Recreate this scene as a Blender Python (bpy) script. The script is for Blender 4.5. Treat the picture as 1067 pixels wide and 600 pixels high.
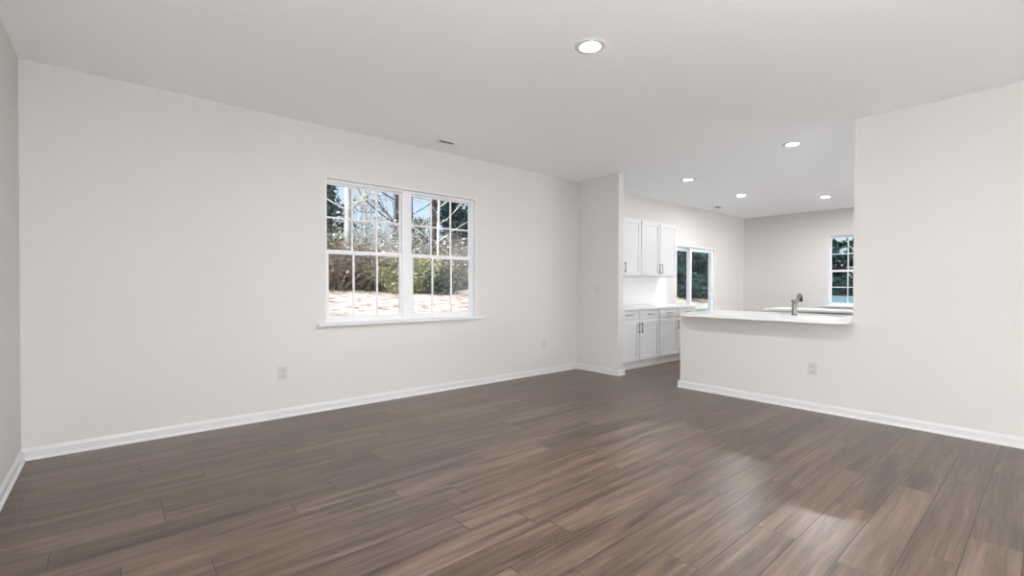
import bpy, bmesh, math, random
from mathutils import Vector, Matrix

for o in list(bpy.data.objects):
    bpy.data.objects.remove(o)
S = bpy.context.scene
COL = S.collection

# ------------------------------------------------------------------ camera
F_PX, YAW, CY, ROLL, PITCH, EYE = 485.293, 0.7075, 303.803, 0.0026, -0.0108, 1.2007
cam_d = bpy.data.cameras.new('camera')
cam = bpy.data.objects.new('camera', cam_d)
COL.objects.link(cam)
S.camera = cam
cam_d.sensor_width = 36.0
cam_d.lens = F_PX / 1067.0 * 36.0
cam_d.shift_y = (CY - 300.0) / 1067.0
cam_d.clip_start = 0.02
cam_d.clip_end = 400
Rv = Vector((math.cos(YAW), -math.sin(YAW), 0))
Fv = Vector((math.sin(YAW), math.cos(YAW), 0))
Uv = Vector((0, 0, 1))
F2 = math.cos(PITCH) * Fv + math.sin(PITCH) * Uv
U2 = -math.sin(PITCH) * Fv + math.cos(PITCH) * Uv
R3 = math.cos(ROLL) * Rv + math.sin(ROLL) * U2
U3 = -math.sin(ROLL) * Rv + math.cos(ROLL) * U2
m = Matrix((R3, U3, -F2)).transposed().to_4x4()
m.translation = Vector((0, 0, EYE))
cam.matrix_world = m

# ------------------------------------------------------------------ light, sky, exposure
SKY_STRENGTH = 0.30
SUN_ENERGY = 3.2
LAMP_LIVING, LAMP_FILL, LAMP_FILL_NOOK = 1300.0, 545.0, 360.0  # last two: globes added out of view as fill light
LAMP_BAR, LAMP_CABINET, LAMP_DINING, LAMP_NOOK = 180.0, 90.0, 620.0, 1150.0
S.cycles.max_bounces = 20
S.cycles.diffuse_bounces = 14
vs = S.view_settings
vs.view_transform = 'Standard'
vs.look = 'None'
vs.exposure = 0.24
vs.gamma = 1.0
vs.use_curve_mapping = False

w = bpy.data.worlds.new('sky')
S.world = w
w.use_nodes = True
nt = w.node_tree
for n in list(nt.nodes):
    nt.nodes.remove(n)
sk = nt.nodes.new('ShaderNodeTexSky')
sk.sky_type = 'NISHITA'
sk.sun_disc = False
sk.sun_elevation = math.radians(42)
sk.sun_rotation = math.radians(250)
sk.air_density = 0.8
sk.dust_density = 5.0
bg = nt.nodes.new('ShaderNodeBackground')
bg.inputs['Strength'].default_value = SKY_STRENGTH
wo = nt.nodes.new('ShaderNodeOutputWorld')
hz = nt.nodes.new('ShaderNodeMix')      # thin high cloud: part of the clear sky gives way to an even white
hz.data_type = 'RGBA'
hz.inputs['Factor'].default_value = 0.5
hz.inputs['B'].default_value = (2.5, 2.75, 3.0, 1)
nt.links.new(sk.outputs[0], hz.inputs['A'])
nt.links.new(hz.outputs['Result'], bg.inputs[0])
nt.links.new(bg.outputs[0], wo.inputs[0])

sd = bpy.data.lights.new('sun', 'SUN')
sd.energy = SUN_ENERGY
sd.angle = math.radians(0.6)
sd.color = (1.0, 0.95, 0.88)
sun = bpy.data.objects.new('sun', sd)
COL.objects.link(sun)
sun.location = (-20, -12, 25)
sun.rotation_euler = Vector((0.70, 0.28, -0.66)).to_track_quat('-Z', 'Y').to_euler()

# ------------------------------------------------------------------ materials
def newmat(name):
    mt = bpy.data.materials.new(name)
    mt.use_nodes = True
    t = mt.node_tree
    return mt, t, t.nodes['Principled BSDF']


def plain(name, rgb, rough=0.5, metal=0.0, bump=0.0, bscale=300.0, spec=0.5, vary=0.0):
    mt, t, b = newmat(name)
    b.inputs['Base Color'].default_value = (*rgb, 1)
    b.inputs['Roughness'].default_value = rough
    b.inputs['Metallic'].default_value = metal
    b.inputs['Specular IOR Level'].default_value = spec
    tc = t.nodes.new('ShaderNodeTexCoord')
    if bump:
        nz = t.nodes.new('ShaderNodeTexNoise')
        nz.inputs['Scale'].default_value = bscale
        nz.inputs['Detail'].default_value = 4
        bp = t.nodes.new('ShaderNodeBump')
        bp.inputs['Strength'].default_value = bump
        bp.inputs['Distance'].default_value = 0.002
        t.links.new(tc.outputs['Object'], nz.inputs['Vector'])
        t.links.new(nz.outputs['Fac'], bp.inputs['Height'])
        t.links.new(bp.outputs['Normal'], b.inputs['Normal'])
    if vary:
        nz = t.nodes.new('ShaderNodeTexNoise')
        nz.inputs['Scale'].default_value = 3.0
        mx = t.nodes.new('ShaderNodeMix')
        mx.data_type = 'RGBA'
        mx.inputs['A'].default_value = (*[c * (1 - vary) for c in rgb], 1)
        mx.inputs['B'].default_value = (*[min(1, c * (1 + vary)) for c in rgb], 1)
        t.links.new(tc.outputs['Object'], nz.inputs['Vector'])
        t.links.new(nz.outputs['Fac'], mx.inputs['Factor'])
        t.links.new(mx.outputs['Result'], b.inputs['Base Color'])
    return mt


M = {}
M['wall'] = plain('greige_wall_paint', (0.655, 0.644, 0.627), 0.75, bump=0.08, bscale=420, spec=0.25, vary=0.008)
M['ceiling'] = plain('white_ceiling_paint', (0.925, 0.95, 0.965), 0.9, bump=0.15, bscale=260, spec=0.1, vary=0.006)
M['trim'] = plain('white_trim_paint', (0.73, 0.73, 0.74), 0.35, vary=0.005)
M['baseboard'] = plain('white_baseboard_paint', (0.68, 0.68, 0.69), 0.35, vary=0.005)
M['vinyl'] = plain('white_window_vinyl', (0.79, 0.80, 0.82), 0.35, vary=0.005)
M['cabinet'] = plain('white_cabinet_paint', (0.685, 0.69, 0.70), 0.38, vary=0.005)
M['plate'] = plain('white_plate_plastic', (0.565, 0.55, 0.565), 0.35, vary=0.005)
M['plate2'] = plain('painted_plate_plastic', (0.61, 0.598, 0.582), 0.5, vary=0.005)
M['slot'] = plain('dark_slot', (0.06, 0.06, 0.06), 0.6, vary=0.02)
M['nickel'] = plain('brushed_nickel', (0.25, 0.245, 0.24), 0.32, 1.0, bump=0.03, bscale=900)
M['steel'] = plain('sink_steel', (0.36, 0.365, 0.37), 0.30, 1.0, bump=0.03, bscale=900)
M['vent'] = plain('white_vent_metal', (0.82, 0.82, 0.82), 0.45, vary=0.01)
M['dark'] = plain('vent_duct_dark', (0.05, 0.05, 0.05), 0.8, vary=0.05)


def quartz():
    mt, t, b = newmat('white_quartz')
    b.inputs['Roughness'].default_value = 0.30
    tc = t.nodes.new('ShaderNodeTexCoord')
    nz = t.nodes.new('ShaderNodeTexNoise')
    nz.inputs['Scale'].default_value = 30
    nz.inputs['Detail'].default_value = 2
    cr = t.nodes.new('ShaderNodeValToRGB')
    cr.color_ramp.elements[0].position = 0.35
    cr.color_ramp.elements[0].color = (0.865, 0.868, 0.875, 1)
    cr.color_ramp.elements[1].position = 0.6
    cr.color_ramp.elements[1].color = (0.875, 0.878, 0.885, 1)
    t.links.new(tc.outputs['Object'], nz.inputs['Vector'])
    t.links.new(nz.outputs['Fac'], cr.inputs['Fac'])
    t.links.new(cr.outputs['Color'], b.inputs['Base Color'])
    return mt


M['quartz'] = quartz()


def tile():
    mt, t, b = newmat('white_gloss_tile')
    b.inputs['Roughness'].default_value = 0.12
    tc = t.nodes.new('ShaderNodeTexCoord')
    mp = t.nodes.new('ShaderNodeMapping')
    mp.inputs['Rotation'].default_value = (math.radians(-90), 0, 0)
    br = t.nodes.new('ShaderNodeTexBrick')
    br.inputs['Color1'].default_value = (0.80, 0.80, 0.80, 1)
    br.inputs['Color2'].default_value = (0.82, 0.82, 0.82, 1)
    br.inputs['Mortar'].default_value = (0.74, 0.74, 0.74, 1)
    br.inputs['Scale'].default_value = 1.0
    br.inputs['Brick Width'].default_value = 0.152
    br.inputs['Row Height'].default_value = 0.076
    br.inputs['Mortar Size'].default_value = 0.0012
    bp = t.nodes.new('ShaderNodeBump')
    bp.inputs['Strength'].default_value = 0.3
    bp.inputs['Distance'].default_value = 0.001
    bp.invert = True
    t.links.new(tc.outputs['Object'], mp.inputs['Vector'])
    t.links.new(mp.outputs['Vector'], br.inputs['Vector'])
    t.links.new(br.outputs['Color'], b.inputs['Base Color'])
    t.links.new(br.outputs['Fac'], bp.inputs['Height'])
    t.links.new(bp.outputs['Normal'], b.inputs['Normal'])
    return mt


M['tile'] = tile()


def glass():
    mt = bpy.data.materials.new('window_glass')
    mt.use_nodes = True
    t = mt.node_tree
    for n in list(t.nodes):
        t.nodes.remove(n)
    out = t.nodes.new('ShaderNodeOutputMaterial')
    tr = t.nodes.new('ShaderNodeBsdfTransparent')
    tr.inputs['Color'].default_value = (0.93, 0.97, 0.97, 1)
    gl = t.nodes.new('ShaderNodeBsdfGlossy')
    gl.inputs['Roughness'].default_value = 0.02
    lw = t.nodes.new('ShaderNodeLayerWeight')
    lw.inputs['Blend'].default_value = 0.5
    pw = t.nodes.new('ShaderNodeMath')
    pw.operation = 'POWER'
    pw.inputs[1].default_value = 5.0
    ma = t.nodes.new('ShaderNodeMath')
    ma.operation = 'MULTIPLY_ADD'
    ma.inputs[1].default_value = 0.5
    ma.inputs[2].default_value = 0.018
    mx = t.nodes.new('ShaderNodeMixShader')
    t.links.new(lw.outputs['Facing'], pw.inputs[0])
    t.links.new(pw.outputs[0], ma.inputs[0])
    t.links.new(ma.outputs[0], mx.inputs[0])
    t.links.new(tr.outputs[0], mx.inputs[1])
    t.links.new(gl.outputs[0], mx.inputs[2])
    t.links.new(mx.outputs[0], out.inputs[0])
    return mt


M['glass'] = glass()


def lamp_mat(name, strength):
    mt = bpy.data.materials.new(name)
    mt.use_nodes = True
    t = mt.node_tree
    b = t.nodes['Principled BSDF']
    b.inputs['Base Color'].default_value = (0.9, 0.9, 0.9, 1)
    b.inputs['Emission Color'].default_value = (0.985, 0.99, 1.005, 1)
    b.inputs['Emission Strength'].default_value = strength
    return mt


for nm, st in (('living', LAMP_LIVING), ('pendant', LAMP_FILL), ('table', LAMP_FILL_NOOK), ('bar', LAMP_BAR), ('cabinet', LAMP_CABINET), ('dining', LAMP_DINING), ('nook', LAMP_NOOK)):
    M['lamp_' + nm] = lamp_mat('lit_%s_lens' % nm, st)


def floor_mat():
    mt, t, b = newmat('brown_plank_floor')
    L = t.links.new

    def N(k, **kw):
        n = t.nodes.new(k)
        for a, v in kw.items():
            setattr(n, a, v)
        return n

    def math_(op, a, bb=None):
        n = N('ShaderNodeMath', operation=op)
        for i, v in enumerate((a, bb)):
            if v is None:
                continue
            if isinstance(v, (int, float)):
                n.inputs[i].default_value = v
            else:
                L(v, n.inputs[i])
        return n.outputs[0]

    PW, PL = 0.178, 1.22
    tc = N('ShaderNodeTexCoord')
    sp = N('ShaderNodeSeparateXYZ')
    L(tc.outputs['Object'], sp.inputs[0])
    X, Y = sp.outputs[0], sp.outputs[1]
    yr = math_('DIVIDE', math_('ADD', Y, 20.03), PW)
    row = math_('FLOOR', yr)
    fy = math_('SUBTRACT', yr, row)
    wn = N('ShaderNodeTexWhiteNoise', noise_dimensions='1D')
    L(row, wn.inputs['W'])
    xr = math_('ADD', math_('DIVIDE', math_('ADD', X, 30.0), PL), wn.outputs['Value'])
    colx = math_('FLOOR', xr)
    fx = math_('SUBTRACT', xr, colx)
    cid = N('ShaderNodeCombineXYZ')
    L(row, cid.inputs[0])
    L(colx, cid.inputs[1])
    wid = N('ShaderNodeTexWhiteNoise', noise_dimensions='3D')
    L(cid.outputs[0], wid.inputs['Vector'])
    # grain, stretched along the plank, shifted per plank
    off = N('ShaderNodeVectorMath', operation='MULTIPLY')
    L(wid.outputs['Color'], off.inputs[0])
    off.inputs[1].default_value = (37, 23, 11)
    sc = N('ShaderNodeVectorMath', operation='MULTIPLY')
    L(tc.outputs['Object'], sc.inputs[0])
    sc.inputs[1].default_value = (1.2, 18.0, 1.0)
    ad = N('ShaderNodeVectorMath', operation='ADD')
    L(sc.outputs[0], ad.inputs[0])
    L(off.outputs[0], ad.inputs[1])
    n1 = N('ShaderNodeTexNoise')
    n1.inputs['Scale'].default_value = 1.0
    n1.inputs['Detail'].default_value = 7
    n1.inputs['Roughness'].default_value = 0.62
    n1.inputs['Distortion'].default_value = 0.45
    L(ad.outputs[0], n1.inputs['Vector'])
    sc2 = N('ShaderNodeVectorMath', operation='MULTIPLY')
    L(ad.outputs[0], sc2.inputs[0])
    sc2.inputs[1].default_value = (4.0, 6.0, 1.0)
    n2 = N('ShaderNodeTexNoise')
    n2.inputs['Scale'].default_value = 1.0
    n2.inputs['Detail'].default_value = 5
    L(sc2.outputs[0], n2.inputs['Vector'])
    cr = N('ShaderNodeValToRGB')
    e = cr.color_ramp.elements
    e[0].position = 0.30
    e[0].color = (0.026, 0.0150, 0.0090, 1)
    e[1].position = 0.73
    e[1].color = (0.225, 0.158, 0.114, 1)
    e2 = cr.color_ramp.elements.new(0.50)
    e2.color = (0.105, 0.070, 0.049, 1)
    mixf = math_('ADD', math_('MULTIPLY', n1.outputs['Fac'], 0.76), math_('MULTIPLY', n2.outputs['Fac'], 0.24))
    pf = math_('ADD', mixf, math_('MULTIPLY', math_('SUBTRACT', wid.outputs['Value'], 0.5), 0.10))
    L(pf, cr.inputs['Fac'])
    # seams between planks
    dy = math_('MULTIPLY', math_('MINIMUM', fy, math_('SUBTRACT', 1.0, fy)), PW)
    dx = math_('MULTIPLY', math_('MINIMUM', fx, math_('SUBTRACT', 1.0, fx)), PL)
    dm = math_('MINIMUM', dy, dx)
    seam = N('ShaderNodeMapRange')
    seam.inputs['From Min'].default_value = 0.0010
    seam.inputs['From Max'].default_value = 0.0030
    L(dm, seam.inputs['Value'])
    mx = N('ShaderNodeMix', data_type='RGBA')
    mx.inputs['A'].default_value = (0.015, 0.011, 0.009, 1)
    L(cr.outputs['Color'], mx.inputs['B'])
    L(seam.outputs[0], mx.inputs['Factor'])
    L(mx.outputs['Result'], b.inputs['Base Color'])
    rg = N('ShaderNodeMapRange')
    rg.inputs['To Min'].default_value = 0.25
    rg.inputs['To Max'].default_value = 0.38
    b.inputs['Specular IOR Level'].default_value = 0.45
    L(n1.outputs['Fac'], rg.inputs['Value'])
    L(rg.outputs[0], b.inputs['Roughness'])
    bp = N('ShaderNodeBump')
    bp.inputs['Strength'].default_value = 0.25
    bp.inputs['Distance'].default_value = 0.002
    hh = math_('ADD', seam.outputs[0], math_('MULTIPLY', n1.outputs['Fac'], 0.12))
    L(hh, bp.inputs['Height'])
    L(bp.outputs['Normal'], b.inputs['Normal'])
    return mt


M['floor'] = floor_mat()


def noisy(name, stops, scale, rough=0.9, detail=6, stretch=(1, 1, 1)):
    mt, t, b = newmat(name)
    b.inputs['Roughness'].default_value = rough
    b.inputs['Specular IOR Level'].default_value = 0.1
    tc = t.nodes.new('ShaderNodeTexCoord')
    mp = t.nodes.new('ShaderNodeMapping')
    mp.inputs['Scale'].default_value = stretch
    nz = t.nodes.new('ShaderNodeTexNoise')
    nz.inputs['Scale'].default_value = scale
    nz.inputs['Detail'].default_value = detail
    cr = t.nodes.new('ShaderNodeValToRGB')
    while len(cr.color_ramp.elements) < len(stops):
        cr.color_ramp.elements.new(0.5)
    for e, (p, c) in zip(cr.color_ramp.elements, stops):
        e.position = p
        e.color = (*c, 1)
    t.links.new(tc.outputs['Object'], mp.inputs['Vector'])
    t.links.new(mp.outputs['Vector'], nz.inputs['Vector'])
    t.links.new(nz.outputs['Fac'], cr.inputs['Fac'])
    t.links.new(cr.outputs['Color'], b.inputs['Base Color'])
    return mt


M['ground'] = noisy('pale_leaf_litter', [(0.34, (0.27, 0.18, 0.14)), (0.44, (0.53, 0.44, 0.40)), (0.58, (0.70, 0.62, 0.585))], 3.0)
M['shade_ground'] = noisy('shade_blue_ground', [(0.35, (0.13, 0.22, 0.27)), (0.65, (0.22, 0.34, 0.40))], 3.0)  # bluish shade put into the ground colour
M['bark_dark'] = noisy('dark_bark', [(0.3, (0.035, 0.030, 0.030)), (0.7, (0.12, 0.10, 0.095))], 6, stretch=(1, 1, 0.15))
M['bark_pale'] = noisy('pale_bark', [(0.3, (0.30, 0.28, 0.29)), (0.7, (0.66, 0.64, 0.66))], 5, stretch=(1, 1, 0.3))
M['bark_white'] = noisy('white_bark', [(0.3, (0.66, 0.65, 0.64)), (0.7, (0.82, 0.82, 0.82))], 5, stretch=(1, 1, 0.3))
M['twig'] = noisy('grey_twig', [(0.3, (0.17, 0.15, 0.14)), (0.7, (0.42, 0.39, 0.36))], 5)
M['twig_pale'] = noisy('pale_twig', [(0.3, (0.40, 0.38, 0.37)), (0.7, (0.72, 0.71, 0.70))], 5)
M['twig_brown'] = noisy('brown_twig', [(0.3, (0.10, 0.075, 0.062)), (0.7, (0.30, 0.24, 0.20))], 5)


def leafmat(name, a, c):
    mt, t, b = newmat(name)
    b.inputs['Roughness'].default_value = 0.6
    b.inputs['Specular IOR Level'].default_value = 0.2
    g = t.nodes.new('ShaderNodeNewGeometry')
    mx = t.nodes.new('ShaderNodeMix')
    mx.data_type = 'RGBA'
    mx.inputs['A'].default_value = (*a, 1)
    mx.inputs['B'].default_value = (*c, 1)
    t.links.new(g.outputs['Random Per Island'], mx.inputs['Factor'])
    t.links.new(mx.outputs['Result'], b.inputs['Base Color'])
    return mt


M['ever'] = leafmat('evergreen_leaf', (0.025, 0.060, 0.050), (0.10, 0.17, 0.13))
M['teal'] = leafmat('deep_teal_leaf', (0.012, 0.032, 0.036), (0.035, 0.095, 0.085))
M['lime'] = leafmat('yellow_green_leaf', (0.17, 0.19, 0.08), (0.52, 0.53, 0.26))
M['dry'] = leafmat('dry_brown_leaf', (0.13, 0.095, 0.075), (0.40, 0.32, 0.26))
M['pale'] = leafmat('pale_dry_leaf', (0.34, 0.31, 0.27), (0.80, 0.77, 0.72))

# ------------------------------------------------------------------ helpers
def link(name, me, mat, parent=None, kind=None):
    o = bpy.data.objects.new(name, me)
    if mat is not None:
        me.materials.append(mat)
    COL.objects.link(o)
    if parent is not None:
        o.parent = parent
    if kind:
        o['kind'] = kind
    return o


def obj(name, bm, mat, parent=None, kind=None, bevel=0.0, smooth=False):
    bmesh.ops.recalc_face_normals(bm, faces=bm.faces[:])
    me = bpy.data.meshes.new(name)
    bm.to_mesh(me)
    bm.free()
    if smooth:
        for p in me.polygons:
            p.use_smooth = True
    o = link(name, me, mat, parent, kind)
    if bevel:
        bv = o.modifiers.new('bevel', 'BEVEL')
        bv.width = bevel
        bv.segments = 2
        bv.limit_method = 'ANGLE'
        bv.angle_limit = math.radians(40)
    return o


def thing(name, label, cat, loc, rz=0.0, group=None):
    o = bpy.data.objects.new(name, None)
    o.empty_display_size = 0.1
    o.location = loc
    o.rotation_euler = (0, 0, rz)
    o['label'] = label
    o['category'] = cat
    if group:
        o['group'] = group
    COL.objects.link(o)
    return o


def tag(o, label, cat, group=None):
    o['label'] = label
    o['category'] = cat
    if group:
        o['group'] = group
    return o


def box(bm, x0, x1, y0, y1, z0, z1):
    r = bmesh.ops.create_cube(bm, size=1.0)
    for v in r['verts']:
        v.co = Vector(((x0 + x1) / 2 + v.co.x * (x1 - x0), (y0 + y1) / 2 + v.co.y * (y1 - y0), (z0 + z1) / 2 + v.co.z * (z1 - z0)))
    return r['verts']


def NB():
    return bmesh.new()


def bx(*a):
    bm = NB()
    box(bm, *a)
    return bm


def tube(bm, pts, rads, sides=12, cap=True):
    pts = [Vector(p) for p in pts]
    rings = []
    prev = None
    for i, p in enumerate(pts):
        if i == 0:
            d = pts[1] - pts[0]
        elif i == len(pts) - 1:
            d = pts[-1] - pts[-2]
        else:
            d = (pts[i + 1] - p).normalized() + (p - pts[i - 1]).normalized()
        d.normalize()
        if prev is None:
            a = Vector((1, 0, 0)) if abs(d.x) < 0.8 else Vector((0, 1, 0))
            n = d.cross(a).normalized()
        else:
            n = (prev - d * prev.dot(d)).normalized()
        prev = n
        b = d.cross(n)
        r = rads[i] if isinstance(rads, (list, tuple)) else rads
        rings.append([bm.verts.new(p + r * (math.cos(2 * math.pi * k / sides) * n + math.sin(2 * math.pi * k / sides) * b)) for k in range(sides)])
    for A, B in zip(rings, rings[1:]):
        for k in range(sides):
            bm.faces.new((A[k], A[(k + 1) % sides], B[(k + 1) % sides], B[k]))
    if cap:
        bm.faces.new(rings[0][::-1])
        bm.faces.new(rings[-1])


def lathe(bm, prof, n=40, cap0=True, cap1=True, c=(0, 0, 0)):
    rings = [[bm.verts.new((c[0] + r * math.cos(2 * math.pi * k / n), c[1] + r * math.sin(2 * math.pi * k / n), c[2] + z)) for k in range(n)] for r, z in prof]
    for A, B in zip(rings, rings[1:]):
        for k in range(n):
            bm.faces.new((A[k], A[(k + 1) % n], B[(k + 1) % n], B[k]))
    if cap0:
        bm.faces.new(rings[0][::-1])
    if cap1:
        bm.faces.new(rings[-1])


def prism(bm, prof, p0, p1, out):
    """profile of (distance out from the wall, height) swept from p0 to p1"""
    out = Vector(out)
    A = [bm.verts.new(Vector((p0[0], p0[1], 0)) + out * d + Vector((0, 0, z))) for d, z in prof]
    B = [bm.verts.new(Vector((p1[0], p1[1], 0)) + out * d + Vector((0, 0, z))) for d, z in prof]
    n = len(prof)
    for i in range(n):
        bm.faces.new((A[i], A[(i + 1) % n], B[(i + 1) % n], B[i]))
    bm.faces.new(A[::-1])
    bm.faces.new(B)


def holed_wall(axis, lo, hi, u0, u1, z0, z1, holes):
    """a solid wall between planes lo and hi of 'x' or 'y', running u0..u1, with rectangular holes (ua, ub, za, zb)"""
    us = sorted({u0, u1, *[h[0] for h in holes], *[h[1] for h in holes]})
    zs = sorted({z0, z1, *[h[2] for h in holes], *[h[3] for h in holes]})
    bm = NB()
    cache = {}

    def V(p, u, z):
        k = (p, u, z)
        if k not in cache:
            cache[k] = bm.verts.new((u, p, z) if axis == 'y' else (p, u, z))
        return cache[k]

    def solid(i, j):
        if i < 0 or j < 0 or i >= len(us) - 1 or j >= len(zs) - 1:
            return False
        cu, cz = (us[i] + us[i + 1]) / 2, (zs[j] + zs[j + 1]) / 2
        return not any(h[0] < cu < h[1] and h[2] < cz < h[3] for h in holes)

    for i in range(len(us) - 1):
        for j in range(len(zs) - 1):
            if not solid(i, j):
                continue
            a, b, c, d = us[i], us[i + 1], zs[j], zs[j + 1]
            for p in (lo, hi):
                bm.faces.new((V(p, a, c), V(p, b, c), V(p, b, d), V(p, a, d)))
            if not solid(i - 1, j):
                bm.faces.new((V(lo, a, c), V(hi, a, c), V(hi, a, d), V(lo, a, d)))
            if not solid(i + 1, j):
                bm.faces.new((V(lo, b, c), V(hi, b, c), V(hi, b, d), V(lo, b, d)))
            if not solid(i, j - 1):
                bm.faces.new((V(lo, a, c), V(hi, a, c), V(hi, b, c), V(lo, b, c)))
            if not solid(i, j + 1):
                bm.faces.new((V(lo, a, d), V(hi, a, d), V(hi, b, d), V(lo, b, d)))
    return bm


# ------------------------------------------------------------------ room shell
XL, XR, XF = -0.486, 5.1666, 10.79        # left wall, right wall / peninsula plane, far kitchen wall
XS = 5.177                                # partition stub
YW, YB = 4.586, -3.0                      # window wall, wall behind the camera
HC = 2.74
T = 0.16
WIN = (1.553, 3.352, 0.812, 2.262)        # main twin window
DOOR = (7.915, 9.46, 0.0, 2.0)            # sliding patio door
WIN2 = (2.06, 2.965, 0.812, 2.235)        # kitchen window in the far wall (along Y)

obj('floor', bx(XL - T, XF + T, YB - T, YW + T, -0.20, 0.0), M['floor'], kind='structure')
obj('ceiling', bx(XL - T, XF + T, YB - T, YW + T, HC, HC + 0.22), M['ceiling'], kind='structure')
obj('wall_left', bx(XL - T, XL, YB, YW, 0, HC), M['wall'], kind='structure')
obj('wall_front', holed_wall('y', YW, YW + T, XL - T, XF + T, 0, HC, [WIN, DOOR]), M['wall'], kind='structure')
obj('wall_far', holed_wall('x', XF, XF + T, YB, YW, 0, HC, [WIN2]), M['wall'], kind='structure')
obj('wall_rear', bx(XL - T, XF + T, YB - T, YB, 0, HC), M['wall'], kind='structure')
bm = NB()
prof = [(YB, 0), (2.93, 0), (2.93, 0.87), (1.216, 0.87), (1.216, HC), (YB, HC)]
va = [bm.verts.new((XR, y, z)) for y, z in prof]
vb = [bm.verts.new((XR + 0.115, y, z)) for y, z in prof]
bm.faces.new(va)
bm.faces.new(vb[::-1])
for k in range(len(prof)):
    bm.faces.new((va[k], va[(k + 1) % len(prof)], vb[(k + 1) % len(prof)], vb[k]))
obj('wall_right', bm, M['wall'], kind='structure')
obj('wall_partition', bx(XS, XS + 0.112, 3.845, YW, 0, HC), M['wall'], kind='structure', bevel=0.004)
BB = [(0, 0), (0.024, 0), (0.0235, 0.008), (0.020, 0.016), (0.013, 0.020), (0.013, 0.060), (0.010, 0.068), (0.006, 0.072), (0.004, 0.080), (0, 0.082)]


def baseboard(name, segs):
    bm = NB()
    for p0, p1, out in segs:
        prism(bm, BB, p0, p1, out)
    obj(name, bm, M['baseboard'], kind='structure')


B_ = 0.024
baseboard('baseboard_left', [((XL, YB), (XL, YW - B_), (1, 0, 0))])
baseboard('baseboard_front', [((XL, YW), (XS, YW), (0, -1, 0))])
baseboard('baseboard_partition', [((XS, 3.845 - B_), (XS, YW - B_), (-1, 0, 0)), ((XS, 3.845), (XS + 0.112, 3.845), (0, -1, 0)), ((XS + 0.112, 3.845 - B_), (XS + 0.112, 3.955), (1, 0, 0))])
baseboard('baseboard_right', [((XR, YB), (XR, 2.93 + B_), (-1, 0, 0)), ((XR, 2.93), (XR + 0.115, 2.93), (0, 1, 0))])
baseboard('baseboard_rear', [((XL + B_, YB), (XR - B_, YB), (0, 1, 0))])
baseboard('baseboard_far', [((XF, YB), (XF, YW - B_), (-1, 0, 0)), ((9.47, YW), (XF - B_, YW), (0, -1, 0))])

# ------------------------------------------------------------------ windows
def to_y(u, d, z):          # wall facing -Y (window wall): d = depth into the wall
    return (u, YW + d, z)


def to_x(u, d, z):          # far wall facing -X; u runs along -Y
    return (XF + d, -u, z)


def wbox(bm, f, u0, u1, d0, d1, z0, z1):
    a, b = f(u0, d0, z0), f(u1, d1, z1)
    box(bm, min(a[0], b[0]), max(a[0], b[0]), min(a[1], b[1]), max(a[1], b[1]), min(a[2], b[2]), max(a[2], b[2]))


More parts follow.
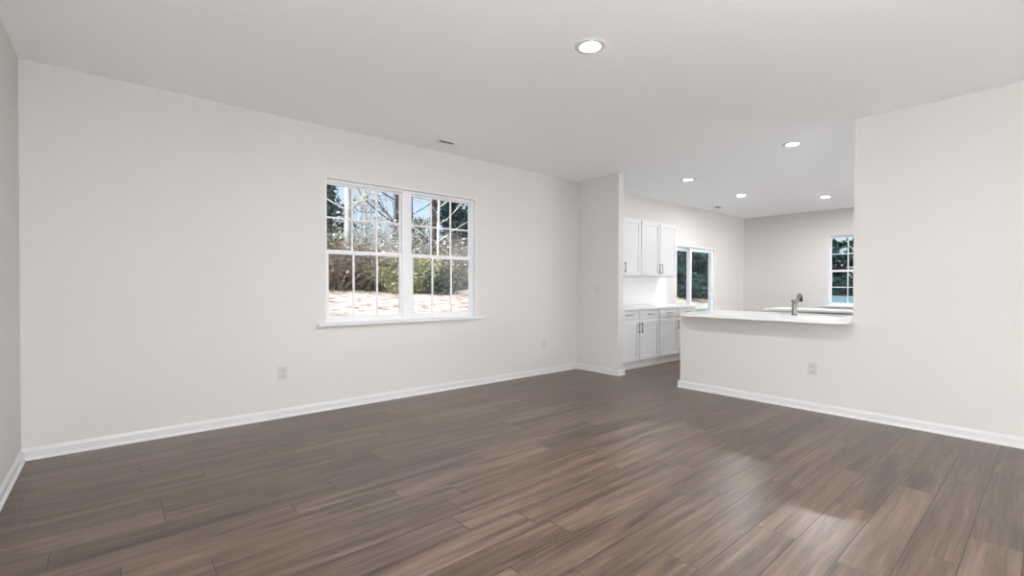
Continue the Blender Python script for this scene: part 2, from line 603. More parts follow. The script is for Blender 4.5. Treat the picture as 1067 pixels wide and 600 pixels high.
def hung_window(name, f, u0, u1, z0, z1, units, stool_ext, low_bar):
    """single-hung units side by side in a drywall opening, white vinyl, 3 x 2 grids"""
    fr = NB()
    D0, D1 = 0.062, 0.135
    zs = z0 + 0.028            # top of the stool
    jw = 0.030
    wbox(fr, f, u0, u0 + jw, D0, D1, zs, z1)
    wbox(fr, f, u1 - jw, u1, D0, D1, zs, z1)
    wbox(fr, f, u0 + jw, u1 - jw, D0, D1, z1 - 0.038, z1)
    wbox(fr, f, u0 + jw, u1 - jw, D0, D1, zs, zs + 0.028)
    root = obj(name, fr, M['vinyl'], kind='structure', bevel=0.002)
    mull = 0.112
    n = units
    W = (u1 - u0 - 2 * jw - (n - 1) * mull) / n
    zr = zs + 0.028 + (z1 - 0.038 - zs - 0.028) * 0.495
    for k in range(n):
        a = u0 + jw + k * (W + mull)
        b = a + W
        if k:
            mb = NB()
            wbox(mb, f, a - mull, a, D0 - 0.004, D1, zs + 0.028, z1 - 0.038)
            obj('mullion', mb, M['vinyl'], root, bevel=0.003)
        for nm, za, zb, d, st in (('upper_sash', zr - 0.018, z1 - 0.038, 0.098, 0.012), ('lower_sash', zs + 0.028, zr + 0.022, 0.072, 0.026)):
            s = NB()
            rail_b = 0.036 if nm == 'upper_sash' else 0.034
            rail_t = 0.016 if nm == 'upper_sash' else 0.040
            wbox(s, f, a, a + st, d, d + 0.026, za, zb)
            wbox(s, f, b - st, b, d, d + 0.026, za, zb)
            wbox(s, f, a + st, b - st, d, d + 0.026, za, za + rail_b)
            wbox(s, f, a + st, b - st, d, d + 0.026, zb - rail_t, zb)
            so = obj(nm, s, M['vinyl'], root, bevel=0.0015)
            ga, gb, gz0, gz1 = a + st, b - st, za + rail_b, zb - rail_t
            g = NB()
            wbox(g, f, ga, gb, d + 0.011, d + 0.015, gz0, gz1)
            obj('pane', g, M['glass'], so)
            mu = NB()
            hw = 0.0085
            for q in (1, 2):
                c = ga + (gb - ga) * q / 3
                wbox(mu, f, c - hw, c + hw, d + 0.006, d + 0.020, gz0, gz1)
            c = (gz0 + gz1) / 2
            for q in range(3):
                ua = ga + (gb - ga) * q / 3 + (hw if q else 0)
                ub = ga + (gb - ga) * (q + 1) / 3 - (hw if q < 2 else 0)
                if nm == 'upper_sash' or low_bar:
                    wbox(mu, f, ua, ub, d + 0.006, d + 0.020, c - hw, c + hw)
            obj('muntin', mu, M['vinyl'], so)
    st = NB()
    wbox(st, f, u0, u1, -0.0005, D0 + 0.01, z0, zs)
    wbox(st, f, u0 - stool_ext, u1 + stool_ext, -0.045, -0.0005, z0, zs)
    obj('window_sill', st, M['trim'], root, bevel=0.004)
    # thin white edge strip where the return meets the wall face
    ed = NB()
    wbox(ed, f, u0, u0 + 0.012, -0.002, D0, zs, z1 - 0.012)
    wbox(ed, f, u1 - 0.012, u1, -0.002, D0, zs, z1 - 0.012)
    wbox(ed, f, u0, u1, -0.002, D0, z1 - 0.012, z1)
    obj('jamb_liner', ed, M['trim'], root)
    return root


hung_window('window_1', to_y, WIN[0], WIN[1], WIN[2], WIN[3], 2, 0.078, False)
hung_window('window_2', to_x, -WIN2[1], -WIN2[0], WIN2[2], WIN2[3], 1, 0.06, True)

# sliding patio door
fr = NB()
u0, u1, zt = DOOR[0], DOOR[1], DOOR[3]
for a in ((u0, u0 + 0.035, 0.0, zt), (u1 - 0.035, u1, 0.0, zt), (u0 + 0.035, u1 - 0.035, zt - 0.035, zt), (u0 + 0.035, u1 - 0.035, 0.0, 0.03)):
    wbox(fr, to_y, a[0], a[1], 0.0, 0.14, a[2], a[3])
door = obj('door_1', fr, M['vinyl'], kind='structure', bevel=0.003)
mid = 8.545
for (a, b, d) in ((u0 + 0.035, mid + 0.04, 0.09), (mid - 0.05, u1 - 0.035, 0.04)):
    p = NB()
    st = 0.07
    for c in ((a, a + st, 0.03, zt - 0.035), (b - st, b, 0.03, zt - 0.035), (a + st, b - st, zt - 0.105, zt - 0.035), (a + st, b - st, 0.03, 0.16)):
        wbox(p, to_y, c[0], c[1], d, d + 0.035, c[2], c[3])
    po = obj('sliding_panel', p, M['vinyl'], door, bevel=0.002)
    g = NB()
    wbox(g, to_y, a + st, b - st, d + 0.014, d + 0.020, 0.16, zt - 0.105)
    obj('pane', g, M['glass'], po)
h = NB()
wbox(h, to_y, u1 - 0.085, u1 - 0.06, 0.005, 0.040, 0.95, 1.20)
obj('door_handle', h, M['vinyl'], door, bevel=0.004)

# ------------------------------------------------------------------ recessed lights, vents, plates
def downlight(x, y, label, lens):
    t = thing('recessed_light', label, 'ceiling light', (x, y, HC), 0, 'recessed ceiling lights')
    bm = NB()
    lathe(bm, [(0.100, 0.0), (0.100, -0.003), (0.092, -0.0075), (0.070, -0.0080), (0.060, -0.0070), (0.0585, -0.002), (0.0585, 0.0)], 48, False, False)
    obj('trim_ring', bm, M['trim'], t, smooth=True)
    bm = NB()
    lathe(bm, [(0.058, -0.0020), (0.045, -0.0026), (0.02, -0.0030)], 48, True, True)
    obj('lens', bm, M[lens], t)


downlight(2.324, 1.954, 'largest, nearest lit recessed light, alone over the living area', 'lamp_living')
downlight(5.551, 1.858, 'lit recessed light above the peninsula counter beside the right wall edge', 'lamp_bar')
downlight(6.256, 3.446, 'lit recessed light in front of the white upper cabinets', 'lamp_cabinet')
downlight(8.00, 3.456, 'lit recessed light further back, above the patio door side of the kitchen', 'lamp_dining')
downlight(9.197, 2.569, 'farthest lit recessed light, above the far kitchen window', 'lamp_nook')


# globe lamps added out of view to lift ceiling and walls: living area, nook
def pendant(x, y, drop, label, lens):
    t = thing('fill_lamp', label, 'pendant lamp', (x, y, HC), 0, 'globe pendant lamps')
    bm = NB()
    lathe(bm, [(0.062, 0.0), (0.062, -0.012), (0.050, -0.024), (0.010, -0.028)], 32)
    obj('canopy', bm, M['nickel'], t, smooth=True)
    bm = NB()
    tube(bm, [(0, 0, -0.026), (0, 0, -drop + 0.14)], 0.005, 10)
    obj('stem', bm, M['nickel'], t)
    bm = NB()
    lathe(bm, [(0.03, 0.160 - drop), (0.045, 0.150 - drop), (0.045, 0.110 - drop), (0.04, 0.105 - drop)], 24)
    obj('socket_cap', bm, M['nickel'], t, smooth=True)
    bm = NB()
    lathe(bm, [(0.12 * math.sin(math.pi * k / 18), -drop + 0.12 * math.cos(math.pi * k / 18)) for k in range(3, 18)], 32)
    obj('globe', bm, M[lens], t, smooth=True)


pendant(0.40, -1.4, 1.45, 'added unseen lit globe pendant hanging at the rear of the living area', 'lamp_pendant')
pendant(9.3, -1.9, 1.30, 'added unseen lit globe pendant hanging in the dining nook behind the right wall', 'lamp_table')


def ceiling_vent(x, y, lx, ly, label):
    t = thing('ceiling_vent', label, 'vent', (x, y, HC), 0, 'ceiling air vents')
    bm = NB()
    e = 0.020
    box(bm, -lx / 2, lx / 2, -ly / 2, -ly / 2 + e, -0.008, 0)
    box(bm, -lx / 2, lx / 2, ly / 2 - e, ly / 2, -0.008, 0)
    box(bm, -lx / 2, -lx / 2 + e, -ly / 2 + e, ly / 2 - e, -0.008, 0)
    box(bm, lx / 2 - e, lx / 2, -ly / 2 + e, ly / 2 - e, -0.008, 0)
    obj('frame', bm, M['vent'], t, bevel=0.002)
    bm = NB()
    box(bm, -lx / 2 + e, lx / 2 - e, -ly / 2 + e, ly / 2 - e, -0.0015, 0)
    obj('duct_opening', bm, M['dark'], t)
    n = 4
    for i in range(n):
        yy = -ly / 2 + e + (ly - 2 * e) * (i + 0.5) / n
        b2 = NB()
        vv = box(b2, -lx / 2 + e, lx / 2 - e, -0.004, 0.004, -0.0005, 0.0005)
        bmesh.ops.rotate(b2, verts=vv, cent=(0, 0, 0), matrix=Matrix.Rotation(math.radians(17), 3, 'X'))
        bmesh.ops.translate(b2, verts=vv, vec=(0, yy, -0.0045))
        obj('louver', b2, M['vent'], t)


ceiling_vent(2.70, 4.24, 0.215, 0.115, 'white ceiling vent with a dark slot above the twin window')
ceiling_vent(8.83, 4.25, 0.26, 0.13, 'small white ceiling vent with a dark slot near the kitchen corner')


def outlet(loc, rz, label, mat, w=0.076, hgt=0.124):
    t = thing('wall_outlet', label, 'outlet', loc, rz, 'wall outlets')   # local: front faces -Y
    bm = NB()
    box(bm, -w / 2, w / 2, -0.006, 0, -hgt / 2, hgt / 2)
    obj('plate', bm, mat, t, bevel=0.003)
    for s in (-1, 1):
        bm = NB()
        box(bm, -0.017, 0.017, -0.0085, -0.006, s * 0.027 - 0.017, s * 0.027 + 0.017)
        r = obj('receptacle', bm, mat, t, bevel=0.002)
        b2 = NB()
        box(b2, -0.008, -0.006, -0.0090, -0.0085, s * 0.027 - 0.003, s * 0.027 + 0.008)
        box(b2, 0.006, 0.008, -0.0090, -0.0085, s * 0.027 - 0.003, s * 0.027 + 0.008)
        box(b2, -0.0025, 0.0025, -0.0090, -0.0085, s * 0.027 - 0.012, s * 0.027 - 0.007)
        obj('slot', b2, M['slot'], r)


outlet((1.168, YW, 0.410), 0, 'pale duplex outlet low on the wall, left of the twin window', M['plate'])
outlet((4.517, YW, 0.418), 0, 'faint duplex outlet low on the window wall near the partition corner', M['plate2'])
outlet((XR, 1.538, 0.413), -math.pi / 2, 'pale duplex outlet on the half wall below the peninsula counter', M['plate'])
t = thing('light_switch', 'faint wall coloured switch plate on the shaded partition face', 'light switch', (XS, 4.20, 1.15), -math.pi / 2)
bm = NB()
box(bm, -0.038, 0.038, -0.005, 0, -0.062, 0.062)
obj('plate', bm, M['plate2'], t, bevel=0.003)
bm = NB()
box(bm, -0.006, 0.006, -0.014, -0.005, -0.004, 0.012)
obj('toggle', bm, M['plate2'], t, bevel=0.002)

# ------------------------------------------------------------------ cabinets (local frame: back at y=0, front towards -y, x to the right)
def shaker(x0, x1, z0, z1, yf, th=0.02, sw=0.055):
    bm = NB()
    box(bm, x0 + sw, x1 - sw, yf + 0.009, yf + th, z0 + sw, z1 - sw)
    box(bm, x0, x0 + sw, yf, yf + th, z0, z1)
    box(bm, x1 - sw, x1, yf, yf + th, z0, z1)
    box(bm, x0 + sw, x1 - sw, yf, yf + th, z0, z0 + sw)
    box(bm, x0 + sw, x1 - sw, yf, yf + th, z1 - sw, z1)
    return bm


def pull(x, z, yf, vertical, L=0.150):
    bm = NB()
    h = L / 2
    off = 0.030
    if vertical:
        tube(bm, [(x, yf - off, z - h), (x, yf - off, z + h)], 0.006, 10)
        for s in (-1, 1):
            tube(bm, [(x, yf, z + s * (h - 0.018)), (x, yf - off, z + s * (h - 0.018))], 0.005, 8)
    else:
        tube(bm, [(x - h, yf - off, z), (x + h, yf - off, z)], 0.006, 10)
        for s in (-1, 1):
            tube(bm, [(x + s * (h - 0.018), yf, z), (x + s * (h - 0.018), yf - off, z)], 0.005, 8)
    return bm


def base_cabinet(loc, rz, W, label, group, depth=0.605, filler=0.0, sides='lr', reveal=0.012, pulls=True):
    t = thing('base_cabinet', label, 'cabinet', loc, rz, group)
    b = NB()
    box(b, -filler, W, -depth + 0.02, -0.004, 0.105, 0.869)
    box(b, -filler, W, -depth + 0.055, -0.02, 0.0, 0.105)
    obj('body', b, M['cabinet'], t)
    yf = -depth
    for k in range(2):
        a = W / 2 * k + reveal * (0.9 if k == 0 else 0.8)
        c = W / 2 * (k + 1) - reveal * (0.8 if k == 0 else 0.9)
        d = obj('door', shaker(a, c, 0.122, 0.700, yf), M['cabinet'], t, bevel=0.002)
        hx = c - 0.030 if k == 0 else a + 0.030
        obj('handle', pull(hx, 0.600, yf, True), M['nickel'], d, smooth=True)
        b = NB()
        box(b, a, c, yf, yf + 0.02, 0.728, 0.856)
        dr = obj('drawer', b, M['cabinet'], t, bevel=0.004)
        obj('handle', pull((a + c) / 2, 0.795, yf, False), M['nickel'], dr, smooth=True)
    return t


def upper_cabinet(loc, W, label, depth=0.346, filler=0.0, H=0.885, reveal=0.011):
    t = thing('upper_cabinet', label, 'cabinet', loc, 0, 'upper kitchen cabinets')
    b = NB()
    box(b, -filler, W, -depth + 0.02, -0.002, 0, H)
    obj('body', b, M['cabinet'], t)
    yf = -depth
    for k in range(2):
        a = W / 2 * k + reveal * (1.3 if k == 0 else 0.7)
        c = W / 2 * (k + 1) - reveal * (0.7 if k == 0 else 1.3)
        d = obj('door', shaker(a, c, 0.016, H - 0.018, yf), M['cabinet'], t, bevel=0.002)
        hx = c - 0.030 if k == 0 else a + 0.030
        obj('handle', pull(hx, 0.130, yf, True, 0.160), M['nickel'], d, smooth=True)
    return t


upper_cabinet((5.33, YW - 0.0, 1.37), 0.965, 'white upper cabinet next to the partition, only its right door showing', filler=0.04)
upper_cabinet((6.295, YW - 0.0, 1.37), 1.055, 'white two-door upper cabinet nearest the patio door')
base_cabinet((5.335, YW - 0.0, 0), 0, 1.075, 'white base cabinet with drawers next to the partition wall', 'white base cabinets along the window wall', filler=0.045)
base_cabinet((6.412, YW - 0.0, 0), 0, 1.10, 'white base cabinet with drawers nearest the patio door, half behind the peninsula', 'white base cabinets along the window wall')

ct = obj('countertop', bx(XS + 0.113, 7.58, 3.945, YW, 0.870, 0.900), M['quartz'], bevel=0.004)
tag(ct, 'white countertop on the base cabinets under the upper cabinets', 'countertop')
obj('wall_backsplash', bx(XS + 0.113, 7.58, YW - 0.009, YW, 0.901, 1.369), M['tile'], kind='structure')

# ------------------------------------------------------------------ peninsula: slab with rounded corners and sink cut-out
def arc(cx, cy, r, a0, a1, n=12):
    return [(cx + r * math.cos(math.radians(a0 + (a1 - a0) * i / n)), cy + r * math.sin(math.radians(a0 + (a1 - a0) * i / n))) for i in range(n + 1)]


XB = 6.075
XFRONT = 4.915
outer = arc(XFRONT + 0.20, 2.88 - 0.20, 0.20, 180, 90) + [(XB, 2.88), (XB, 0.55), (XR + 0.116, 0.55), (XR + 0.116, 1.2165), (XR - 0.01, 1.2165)] + arc(XFRONT + 0.21, 1.2165 + 0.20, 0.20, 270, 180)
SX0, SX1, SY0, SY1 = 5.645, 6.005, 1.44, 2.14


def rrect(x0, x1, y0, y1, r, n=6):
    return arc(x1 - r, y1 - r, r, 0, 90, n) + arc(x0 + r, y1 - r, r, 90, 180, n) + arc(x0 + r, y0 + r, r, 180, 270, n) + arc(x1 - r, y0 + r, r, 270, 360, n)


inner = rrect(SX0, SX1, SY0, SY1, 0.05)
bm = NB()
es = []
for loop in (outer, inner):
    vsx = [bm.verts.new((x, y, 0.870)) for x, y in loop]
    es += [bm.edges.new((vsx[i], vsx[(i + 1) % len(vsx)])) for i in range(len(vsx))]
bmesh.ops.triangle_fill(bm, use_beauty=True, use_dissolve=False, edges=es)
r = bmesh.ops.extrude_face_region(bm, geom=bm.faces[:])
bmesh.ops.translate(bm, verts=[v for v in r['geom'] if isinstance(v, bmesh.types.BMVert)], vec=(0, 0, 0.030))
pc = obj('peninsula_countertop', bm, M['quartz'], bevel=0.005)
tag(pc, 'white round-cornered countertop overhanging the half wall', 'countertop')

# steel sink under the cut-out
t = thing('sink', 'stainless steel sink set into the white peninsula countertop', 'sink', ((SX0 + SX1) / 2, (SY0 + SY1) / 2, 0.869))
hx, hy = (SX1 - SX0) / 2 + 0.004, (SY1 - SY0) / 2 + 0.004
bm = NB()
lvl = [(rrect(-hx - 0.02, hx + 0.02, -hy - 0.02, hy + 0.02, 0.06), -0.001), (rrect(-hx, hx, -hy, hy, 0.05), -0.001), (rrect(-hx + 0.012, hx - 0.012, -hy + 0.012, hy - 0.012, 0.05), -0.17), (rrect(-hx + 0.05, hx - 0.05, -hy + 0.05, hy - 0.05, 0.03), -0.19)]
rings = [[bm.verts.new((x, y, z)) for x, y in lp] for lp, z in lvl]
for A, B in zip(rings, rings[1:]):
    for k in range(len(A)):
        bm.faces.new((A[k], A[(k + 1) % len(A)], B[(k + 1) % len(A)], B[k]))
bm.faces.new(rings[-1])
bowl = obj('bowl', bm, M['steel'], t, smooth=True)
bm = NB()
lathe(bm, [(0.045, -0.1895), (0.045, -0.187), (0.035, -0.187), (0.03, -0.189)], 24)
obj('drain', bm, M['nickel'], t)

# faucet
t = thing('faucet', 'brushed nickel kitchen faucet standing on the peninsula countertop', 'faucet', (5.575, 1.835, 0.900))
bm = NB()
lathe(bm, [(0.030, 0), (0.030, 0.006), (0.026, 0.010), (0.0245, 0.016), (0.0245, 0.120), (0.022, 0.130)], 24)
obj('body', bm, M['nickel'], t, smooth=True)
bm = NB()
tube(bm, [(0.0, 0, 0.070), (0.030, 0, 0.112), (0.070, 0, 0.160), (0.112, 0, 0.204), (0.145, 0, 0.222), (0.172, 0, 0.216), (0.188, 0, 0.196), (0.192, 0, 0.170)], [0.021, 0.021, 0.020, 0.019, 0.019, 0.0185, 0.018, 0.018], 16)
sp_ = obj('spout', bm, M['nickel'], t, smooth=True)
bm = NB()
tube(bm, [(0.192, 0, 0.172), (0.194, 0, 0.145)], [0.019, 0.0165], 16)
obj('spray_head', bm, M['slot'], sp_, smooth=True)
bm = NB()
lathe(bm, [(0.022, 0.128), (0.0255, 0.134), (0.0255, 0.152), (0.018, 0.164), (0.006, 0.168)], 24)
tube(bm, [(-0.005, 0.0, 0.150), (-0.026, 0.006, 0.160), (-0.050, 0.012, 0.160)], [0.012, 0.010, 0.009], 10)
obj('lever', bm, M['nickel'], t, smooth=True)

# second worktop across the aisle, behind the sink
t = thing('kitchen_island', 'long white kitchen cabinet run across the aisle behind the sink', 'cabinet', (7.40, 0.9, 0))
b = NB()
box(b, -0.235, 0.26, -1.0, 1.79, 0.10, 0.869)
box(b, -0.175, 0.26, -1.0, 1.79, 0.0, 0.10)
obj('body', b, M['cabinet'], t)
for k in range(5):
    y0 = -0.96 + k * 0.55
    b = NB()
    sw = 0.055
    box(b, -0.255, -0.235, y0, y0 + sw, 0.122, 0.85)
    box(b, -0.255, -0.235, y0 + 0.53 - sw, y0 + 0.53, 0.122, 0.85)
    box(b, -0.255, -0.235, y0 + sw, y0 + 0.53 - sw, 0.122, 0.122 + sw)
    box(b, -0.255, -0.235, y0 + sw, y0 + 0.53 - sw, 0.85 - sw, 0.85)
    box(b, -0.246, -0.235, y0 + sw, y0 + 0.53 - sw, 0.122 + sw, 0.85 - sw)
    obj('door', b, M['cabinet'], t, bevel=0.002)
ic = obj('island_countertop', bx(7.07, 7.70, -0.12, 2.72, 0.870, 0.900), M['quartz'], bevel=0.004)
tag(ic, 'white countertop strip beyond the sink, across the kitchen aisle', 'countertop')

# ------------------------------------------------------------------ outside: ground, woods
def gz(x, y):
    s = max((y - 5.0) / 11.0, (x - 12.0) / 22.0)
    s = max(0.0, min(1.0, s))
    return -0.25 + 1.37 * s + 0.05 * math.sin(x * 0.9) * math.sin(y * 0.7) * s


def grid_ground(name, x0, x1, y0, y1, nx, ny, dz, mat, keep=lambda x, y: True):
    bm = NB()
    P = [[bm.verts.new((x0 + (x1 - x0) * i / nx, y0 + (y1 - y0) * j / ny, gz(x0 + (x1 - x0) * i / nx, y0 + (y1 - y0) * j / ny) + dz)) for j in range(ny + 1)] for i in range(nx + 1)]
    for i in range(nx):
        for j in range(ny):
            bm.faces.new((P[i][j], P[i + 1][j], P[i + 1][j + 1], P[i][j + 1]))
    return obj(name, bm, mat, kind='structure', smooth=True)


grid_ground('ground', -45, 75, -30, 70, 120, 100, 0.0, M['ground'])
grid_ground('shaded_ground_patch', 11.6, 27.6, -4, 9.4, 32, 26, 0.03, M['shade_ground'])  # patch of ground beyond the far window, its shade carried by colour


class Mesh:
    def __init__(s):
        s.v = []
        s.f = []

    def tube(s, pts, r0, r1, sides=4):
        n0 = len(s.v)
        n = len(pts)
        for i, p in enumerate(pts):
            p = Vector(p)
            d = Vector(pts[min(i + 1, n - 1)]) - Vector(pts[max(i - 1, 0)])
            if d.length < 1e-6:
                d = Vector((0, 0, 1))
            d.normalize()
            a = d.cross(Vector((0.3, 0.9, 0.2))).normalized()
            b = d.cross(a)
            r = r0 + (r1 - r0) * i / (n - 1)
            for k in range(sides):
                t_ = 2 * math.pi * k / sides
                s.v.append(tuple(p + r * (math.cos(t_) * a + math.sin(t_) * b)))
        for i in range(n - 1):
            for k in range(sides):
                q = n0 + i * sides
                s.f.append((q + k, q + (k + 1) % sides, q + sides + (k + 1) % sides, q + sides + k))

    def leaf(s, p, size, rng):
        a = Vector((rng.gauss(0, 1), rng.gauss(0, 1), rng.gauss(0, 0.7))).normalized()
        b = a.cross(Vector((rng.gauss(0, 1), rng.gauss(0, 1), rng.gauss(0, 1)))).normalized()
        n0 = len(s.v)
        p = Vector(p)
        for q in (-a * size, b * size * 0.42, a * size, -b * size * 0.42):
            s.v.append(tuple(p + q))
        s.f.append((n0, n0 + 1, n0 + 2, n0 + 3))

    def build(s, name, mat, parent):
        me = bpy.data.meshes.new(name)
        me.from_pydata(s.v, [], s.f)
        me.update()
        return link(name, me, mat, parent)


def branch(mt, tips, p, d, L, r, depth, rng, sides=5, bend=0.25, up=0.12, kids=(2, 4)):
    pts = [p]
    for i in range(4):
        d = (d + Vector((rng.gauss(0, bend), rng.gauss(0, bend), rng.gauss(0, bend) + up)) * 0.35).normalized()
        pts.append(pts[-1] + d * (L / 4))
    mt.tube(pts, r, r * 0.55, sides if depth > 1 else 3)
    tips.extend(pts[2:])
    if depth <= 0:
        return
    for k in range(rng.randint(*kids)):
        i = rng.randint(2, 4)
        dd = (d + Vector((rng.gauss(0, 0.7), rng.gauss(0, 0.7), rng.gauss(0, 0.45)))).normalized()
        branch(mt, tips, pts[i], dd, L * rng.uniform(0.5, 0.75), r * 0.5, depth - 1, rng, sides, bend, up, kids)


def bare_tree(x, y, H, r, label, bark, seed, lean=(0, 0), depth=4, group=None, leaf=None, nleaf=0):
    rng = random.Random(seed)
    t = thing('bare_tree', label, 'tree', (x, y, gz(x, y)), 0, group)
    tr = Mesh()
    pts = [Vector((lean[0] * z + 0.03 * math.sin(z * 1.3 + seed), lean[1] * z + 0.03 * math.cos(z * 1.1 + seed), z - 0.1)) for z in [H * i / 9 for i in range(10)]]
    tr.tube(pts, r, r * 0.35, 10)
    tr.build('trunk', bark, t)
    br = Mesh()
    tips = []
    for k in range(3, 10):
        for q in range(2):
            a = rng.uniform(0, 2 * math.pi)
            branch(br, tips, pts[k], Vector((math.cos(a), math.sin(a), 0.5)).normalized(), H * 0.26 * rng.uniform(0.6, 1.1), r * 0.32 * (1 - k / 14), depth - 2, rng)
    br.build('branches', bark, t)
    if leaf:
        lf = Mesh()
        for i in range(nleaf):
            p = rng.choice(tips)
            lf.leaf(p + Vector((rng.gauss(0, .18), rng.gauss(0, .18), rng.gauss(0, .18))), rng.uniform(0.04, 0.09), rng)
        lf.build('leaves', leaf, t)
    return t


def evergreen(x, y, H, R, label, leaf, seed, n=3800, size=0.16, group=None, low=0.05, name='evergreen_tree'):
    rng = random.Random(seed)
    t = thing(name, label, 'tree', (x, y, gz(x, y)), 0, group)
    tr = Mesh()
    tr.tube([(0, 0, -0.1), (0.02, 0.03, H * 0.5), (0, 0, H * 0.95)], 0.04 * H * 0.6, 0.02, 8)
    nb = 60
    ends = []
    for k in range(nb):
        f = low + (1 - low) * (k + rng.random()) / nb
        a = rng.uniform(0, 2 * math.pi)
        rr = R * (1 - f) ** 0.6 * rng.uniform(0.75, 1.12) + 0.12
        st = Vector((0, 0, H * f))
        en = st + Vector((math.cos(a) * rr, math.sin(a) * rr, rng.uniform(-0.05, 0.25) * rr))
        tr.tube([st, (st + en) / 2 + Vector((0, 0, 0.06)), en], 0.02, 0.006, 3)
        ends.append((st, en))
    tr.build('trunk', M['bark_dark'], t)
    lf = Mesh()
    for i in range(n):
        st, en = rng.choice(ends)
        u = rng.uniform(0.15, 1.05)
        p = st.lerp(en, u) + Vector((rng.gauss(0, .16), rng.gauss(0, .16), rng.gauss(0, .12)))
        lf.leaf(p, size * rng.uniform(0.6, 1.3), rng)
    lf.build('foliage', leaf, t)
    return t


def brush(x, y, W, H, label, twig, leaf, seed, stems=170, nleaf=900, size=0.06, group=None, name='brush_thicket', depth=1.2):
    rng = random.Random(seed)
    t = thing(name, label, 'shrub', (x, y, gz(x, y)), 0, group)
    s = Mesh()
    tips = []
    for k in range(stems):
        bx_, by_ = rng.uniform(-W / 2, W / 2), rng.uniform(-depth / 2, depth / 2)
        h = H * rng.uniform(0.5, 1.05)
        d = Vector((rng.gauss(0, .35), rng.gauss(0, .35), 1)).normalized()
        p = Vector((bx_, by_, gz(x + bx_, y + by_) - gz(x, y) - 0.05))
        pts = [p]
        for i in range(5):
            d = (d + Vector((rng.gauss(0, .22), rng.gauss(0, .22), -0.05))).normalized()
            pts.append(pts[-1] + d * h / 5)
        s.tube(pts, rng.uniform(0.008, 0.016), 0.003, 3)
        tips.extend(pts[1:])
        for q in range(2):
            i = rng.randint(2, 4)
            dd = (d + Vector((rng.gauss(0, .8), rng.gauss(0, .8), rng.gauss(0, .5)))).normalized()
            e = pts[i] + dd * h * 0.35
            s.tube([pts[i], (pts[i] + e) / 2, e], 0.007, 0.003, 3)
            tips.append(e)
    s.build('stems', twig, t)
    lf = Mesh()
    for i in range(nleaf):
        p = rng.choice(tips)
        lf.leaf(p + Vector((rng.gauss(0, .07), rng.gauss(0, .07), rng.gauss(0, .07))), size * rng.uniform(0.6, 1.4), rng)
    lf.build('leaves', leaf, t)
    return t


# brush along the top of the bank, left to right through the twin window
G1 = 'brush along the top of the bank'
brush(5.1, 15.6, 1.5, 2.1, 'dark brown brush at the far left edge of the twin window', M['twig_brown'], M['dry'], 1, 260, 1500, group=G1)
brush(6.2, 15.8, 1.3, 1.9, 'brown twiggy brush below the pale tree trunk', M['twig_brown'], M['dry'], 2, 260, 1300, group=G1)
brush(7.2, 16.0, 1.3, 2.0, 'grey brown twiggy brush in the middle of the left window', M['twig'], M['pale'], 3, 260, 1200, group=G1)
brush(7.30, 15.1, 0.35, 1.35, 'yellow green leafy shrub left of the window mullion', M['twig'], M['lime'], 4, 60, 1100, 0.055, group=G1, name='leafy_shrub')
brush(8.42, 15.3, 0.25, 1.65, 'yellow green leafy shrub right of the window mullion', M['twig'], M['lime'], 5, 100, 2200, 0.065, group=G1, name='leafy_shrub')
brush(9.1, 14.9, 0.8, 1.05, 'low dark bush at the foot of the dark trunk', M['twig_brown'], M['ever'], 6, 130, 1500, 0.06, group=G1, name='low_bush')
brush(10.5, 16.0, 1.3, 2.0, 'grey twiggy brush right of the dark trunk', M['twig'], M['pale'], 7, 260, 1300, group=G1)
brush(11.7, 16.2, 1.4, 2.1, 'grey brush at the right edge of the twin window', M['twig'], M['dry'], 8, 260, 1400, group=G1)

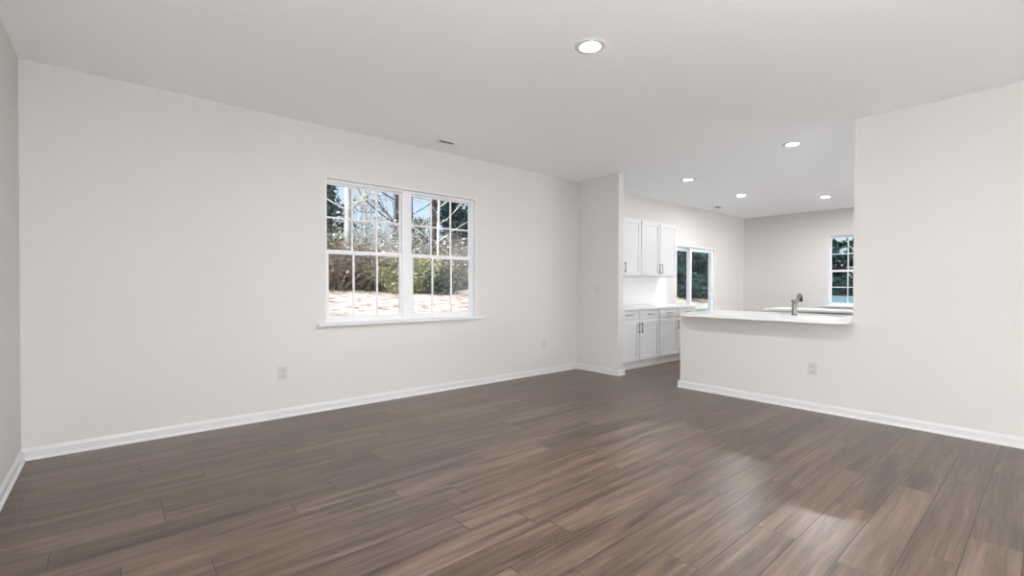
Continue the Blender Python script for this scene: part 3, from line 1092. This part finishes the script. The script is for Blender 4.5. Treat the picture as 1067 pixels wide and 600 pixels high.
# trees behind the brush
G2 = 'trees behind the brush'
bare_tree(6.62, 17.2, 9, 0.15, 'pale barked tree trunk in the left pane of the twin window', M['bark_pale'], 11, depth=4, group=G2)
evergreen(6.45, 18.6, 6.2, 1.1, 'dark evergreen beside the pale trunk', M['ever'], 12, 3000, 0.12, group=G2)
bare_tree(9.5, 19.5, 9, 0.16, 'slanting dark tree left of the window mullion', M['bark_dark'], 13, lean=(0.085, 0), group=G2)
bare_tree(12.25, 22.5, 9, 0.12, 'thin forked bare tree against the sky right of the mullion', M['bark_dark'], 14, lean=(-0.03, 0), group=G2)
bare_tree(10.8, 18.0, 11, 0.19, 'thick dark trunk in the middle of the right window', M['bark_dark'], 15, depth=3, group=G2)
bare_tree(9.55, 15.55, 6, 0.055, 'slim white trunk just right of the thick dark trunk', M['bark_white'], 16, depth=3, group=G2)
evergreen(11.1, 20.0, 3.2, 1.3, 'low dark evergreen left of the thick dark trunk', M['ever'], 17, 3000, 0.12, group=G2)
evergreen(13.2, 20.2, 5.2, 1.6, 'deep green evergreen right of the thick dark trunk', M['teal'], 18, 4200, 0.13, group=G2)
evergreen(14.9, 20.6, 4.4, 1.4, 'deep green evergreen at the right edge of the twin window', M['teal'], 19, 3600, 0.13, group=G2)
bare_tree(8.2, 21.0, 8, 0.10, 'thin twiggy bare tree in the middle pane of the left window', M['twig_pale'], 20, depth=5, group=G2, leaf=M['pale'], nleaf=900)
bare_tree(9.8, 23.0, 8, 0.10, 'twiggy bare tree behind the slanting dark tree', M['twig_pale'], 21, depth=5, group=G2, leaf=M['pale'], nleaf=700)
bare_tree(15.2, 24.0, 9, 0.12, 'bare twiggy tree above the deep green evergreens', M['twig_pale'], 22, depth=5, group=G2)
brush(8.6, 19.0, 3.4, 3.6, 'tall pale thicket behind the yellow green shrubs', M['twig_pale'], M['pale'], 23, 420, 3200, 0.08, group=G2, name='tall_thicket', depth=1.6)
brush(12.4, 19.0, 3.2, 3.0, 'tall grey thicket behind the dark trunk', M['twig'], M['dry'], 24, 380, 2000, 0.07, group=G2, name='tall_thicket', depth=1.6)

# dark woods seen through the patio door and the far kitchen window
G3 = 'dark evergreens beyond the kitchen'
for i, (x, y, H_, R_, lb) in enumerate([
    (21.8, 12.6, 7.5, 2.4, 'dark evergreen in the left pane of the patio door'),
    (24.6, 12.8, 8.5, 2.5, 'dark evergreen in the right pane of the patio door'),
    (28.0, 13.5, 8.0, 2.6, 'dark evergreen at the right edge of the patio door'),
    (29.4, 8.6, 9.0, 2.2, 'dark evergreen at the left side of the far kitchen window'),
    (29.6, 5.6, 9.5, 2.4, 'dark evergreen at the right side of the far kitchen window'),
]):
    evergreen(x, y, H_, R_, lb, M['teal'], 40 + i, 9000, 0.17, group=G3, low=0.0)
